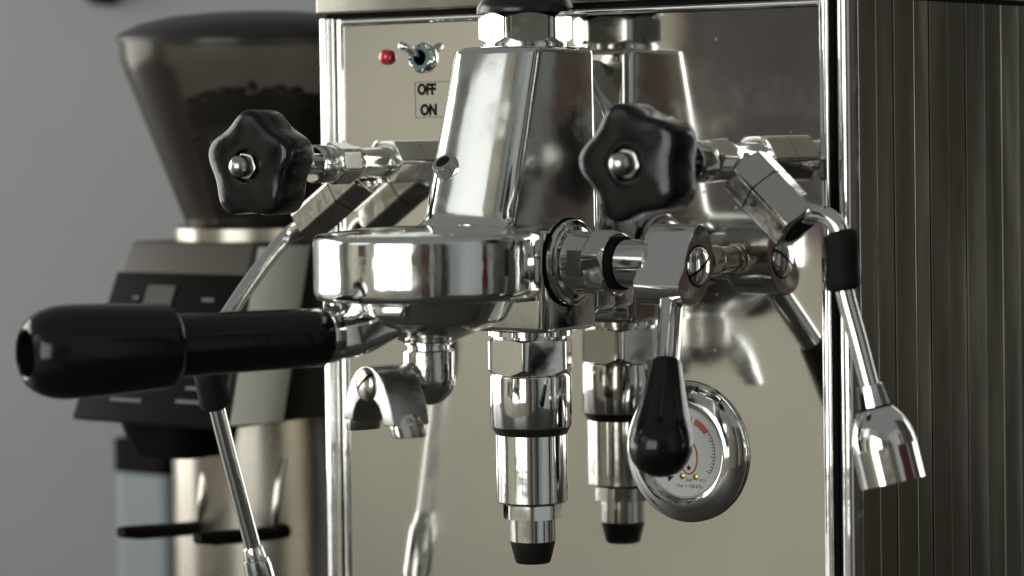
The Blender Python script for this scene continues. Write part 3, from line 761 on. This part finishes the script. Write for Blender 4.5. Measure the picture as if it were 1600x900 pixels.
part('base_plate', 'g_dark', gr, lambda bm: box(bm, -326, -228, -20, 205, -329.8, -314), bevel=3)
part('chute', 'g_black', gr, lambda bm: rings_mesh(bm, [[Vector((x, y, z)) for x, y in rrect(GX-10-w, GX-10+w, 48-d, 80, 10, 3)] for z, w, d in ((-150, 20, 6), (-143, 23, 9), (-131.3, 26, 12))]), angle=50)
for x0, xb, z0 in ((-284, -290, -183.5), (-233, -239.5, -182.5)):
    def prong(bm):
        tube(bm, [Vector((xb, 84, z0-6)), Vector((xb, 70, z0-5.6)), Vector((xb+2, 50, z0-4)), Vector((x0-2, 28, z0-2)), Vector((x0, 13, z0)), Vector((x0, 12, z0))],
             lambda t: 3.6 if t < 0.98 else 2.8, 16)
    pr_ = part('fork_prong', 'rubber', gr, prong)
    part('fork_wire', 'nickel', pr_, lambda bm: tube(bm, smooth_path([(xb+5, 78, -151), (xb+5.5, 73, -163), (xb+5, 71, -176), (xb+1, 74, z0-5)], 6), 1.7, 12))
part('hopper_collar', 'g_steel', gr, lambda bm: lathe(bm, (GX, GYc, 0), zv, [(-43, 44), (-36.5, 44), (-35.5, 42)], n=64))
def hopper(bm):
    p = [(-36, 37), (-34, 38), (0, 51), (35, 64.5), (44, 68), (50, 70), (60.5, 70.8), (60.5, 69.2), (50, 68.4), (44, 66.4), (35, 62.9), (0, 49.4), (-33, 36.2), (-36, 35.2)]
    lathe(bm, (GX, GYc, 0), zv, p, n=80, caps=False)
part('hopper', 'smoke', gr, hopper)
part('hopper_lid', 'g_lid', gr, lambda bm: lathe(bm, (GX, GYc, 0), zv, [(58.6, 60), (58.6, 71.6), (60.6, 72.2), (63.5, 70), (68, 60), (71.5, 45), (73.5, 25), (74, 1)], n=80))
# beans: a heap of bean-sized bodies
def beans(bm):
    rg = random.Random(11)
    base = bmesh.new(); bmesh.ops.create_icosphere(base, subdivisions=1, radius=1.0)
    bv = [v.co.copy() for v in base.verts]; bf = [[v.index for v in f.verts] for f in base.faces]; base.free()
    lathe(bm, (GX, GYc, 0), zv, [(-35, 35), (0, 49.0), (14, 54), (20, 48), (26, 34), (31, 18), (32, 1)], n=40)
    n = 0
    while n < 620:
        a = rg.uniform(0, 2*math.pi); q = rg.random()
        if q < 0.6:
            r = 51*math.sqrt(rg.random()); z = 30-0.0065*r*r+rg.uniform(-2, 2)+4*math.sin(a*2+1)
        else:
            z = rg.uniform(-30, 12); r = 30+(z+36)*0.372
        c = Vector((GX+r*math.cos(a), GYc+r*math.sin(a), z))
        m = Matrix.Rotation(rg.uniform(0, 6), 3, 'Z') @ Matrix.Rotation(rg.uniform(0, 6), 3, 'X')
        vs = [bm.verts.new(c+m @ Vector((v.x*5.2, v.y*3.6, v.z*2.7))) for v in bv]
        for f in bf: bm.faces.new([vs[i] for i in f])
        n += 1
bb = part('coffee_beans', 'beans', None, beans, angle=80)
tag(bb, 'dark roasted coffee beans heaped inside the smoked grinder hopper', 'coffee beans', kind='stuff')

# ---------------- small blurred things behind
ca = empty('storage_canister', (-510, 250, -330))
part('canister_body', 'paleblue', ca, lambda bm: rings_mesh(bm, [[Vector((x, y, z)) for x, y in rrect(-513, -470, 240, 300, 5, 5)] for z in (-329.8, -192)]), angle=50)
part('canister_lid', 'g_black', ca, lambda bm: rings_mesh(bm, [[Vector((x, y, z)) for x, y in rrect(-514.5, -468.5, 238.5, 301.5, 6, 6)] for z in (-191.8, -174, -172)]), angle=50)
tag(ca, 'pale blue canister with dark lid half hidden behind the coffee grinder', 'canister')
hk = empty('wall_hook', (-717, 450, 112))
part('hook_plate', 'g_black', hk, lambda bm: lathe(bm, (-717, 449.5, 122), (0, -1, 0), [(0, 20), (10, 20), (14, 17), (15, 10)]))
part('hook_peg', 'g_black', hk, lambda bm: lathe(bm, (-717, 449.5, 122), (0, -1, 0.0), [(14, 5), (30, 5), (34, 7), (38, 4)]))
tag(hk, 'black round fixture on the grey wall, cut by the top edge', 'wall fixture')
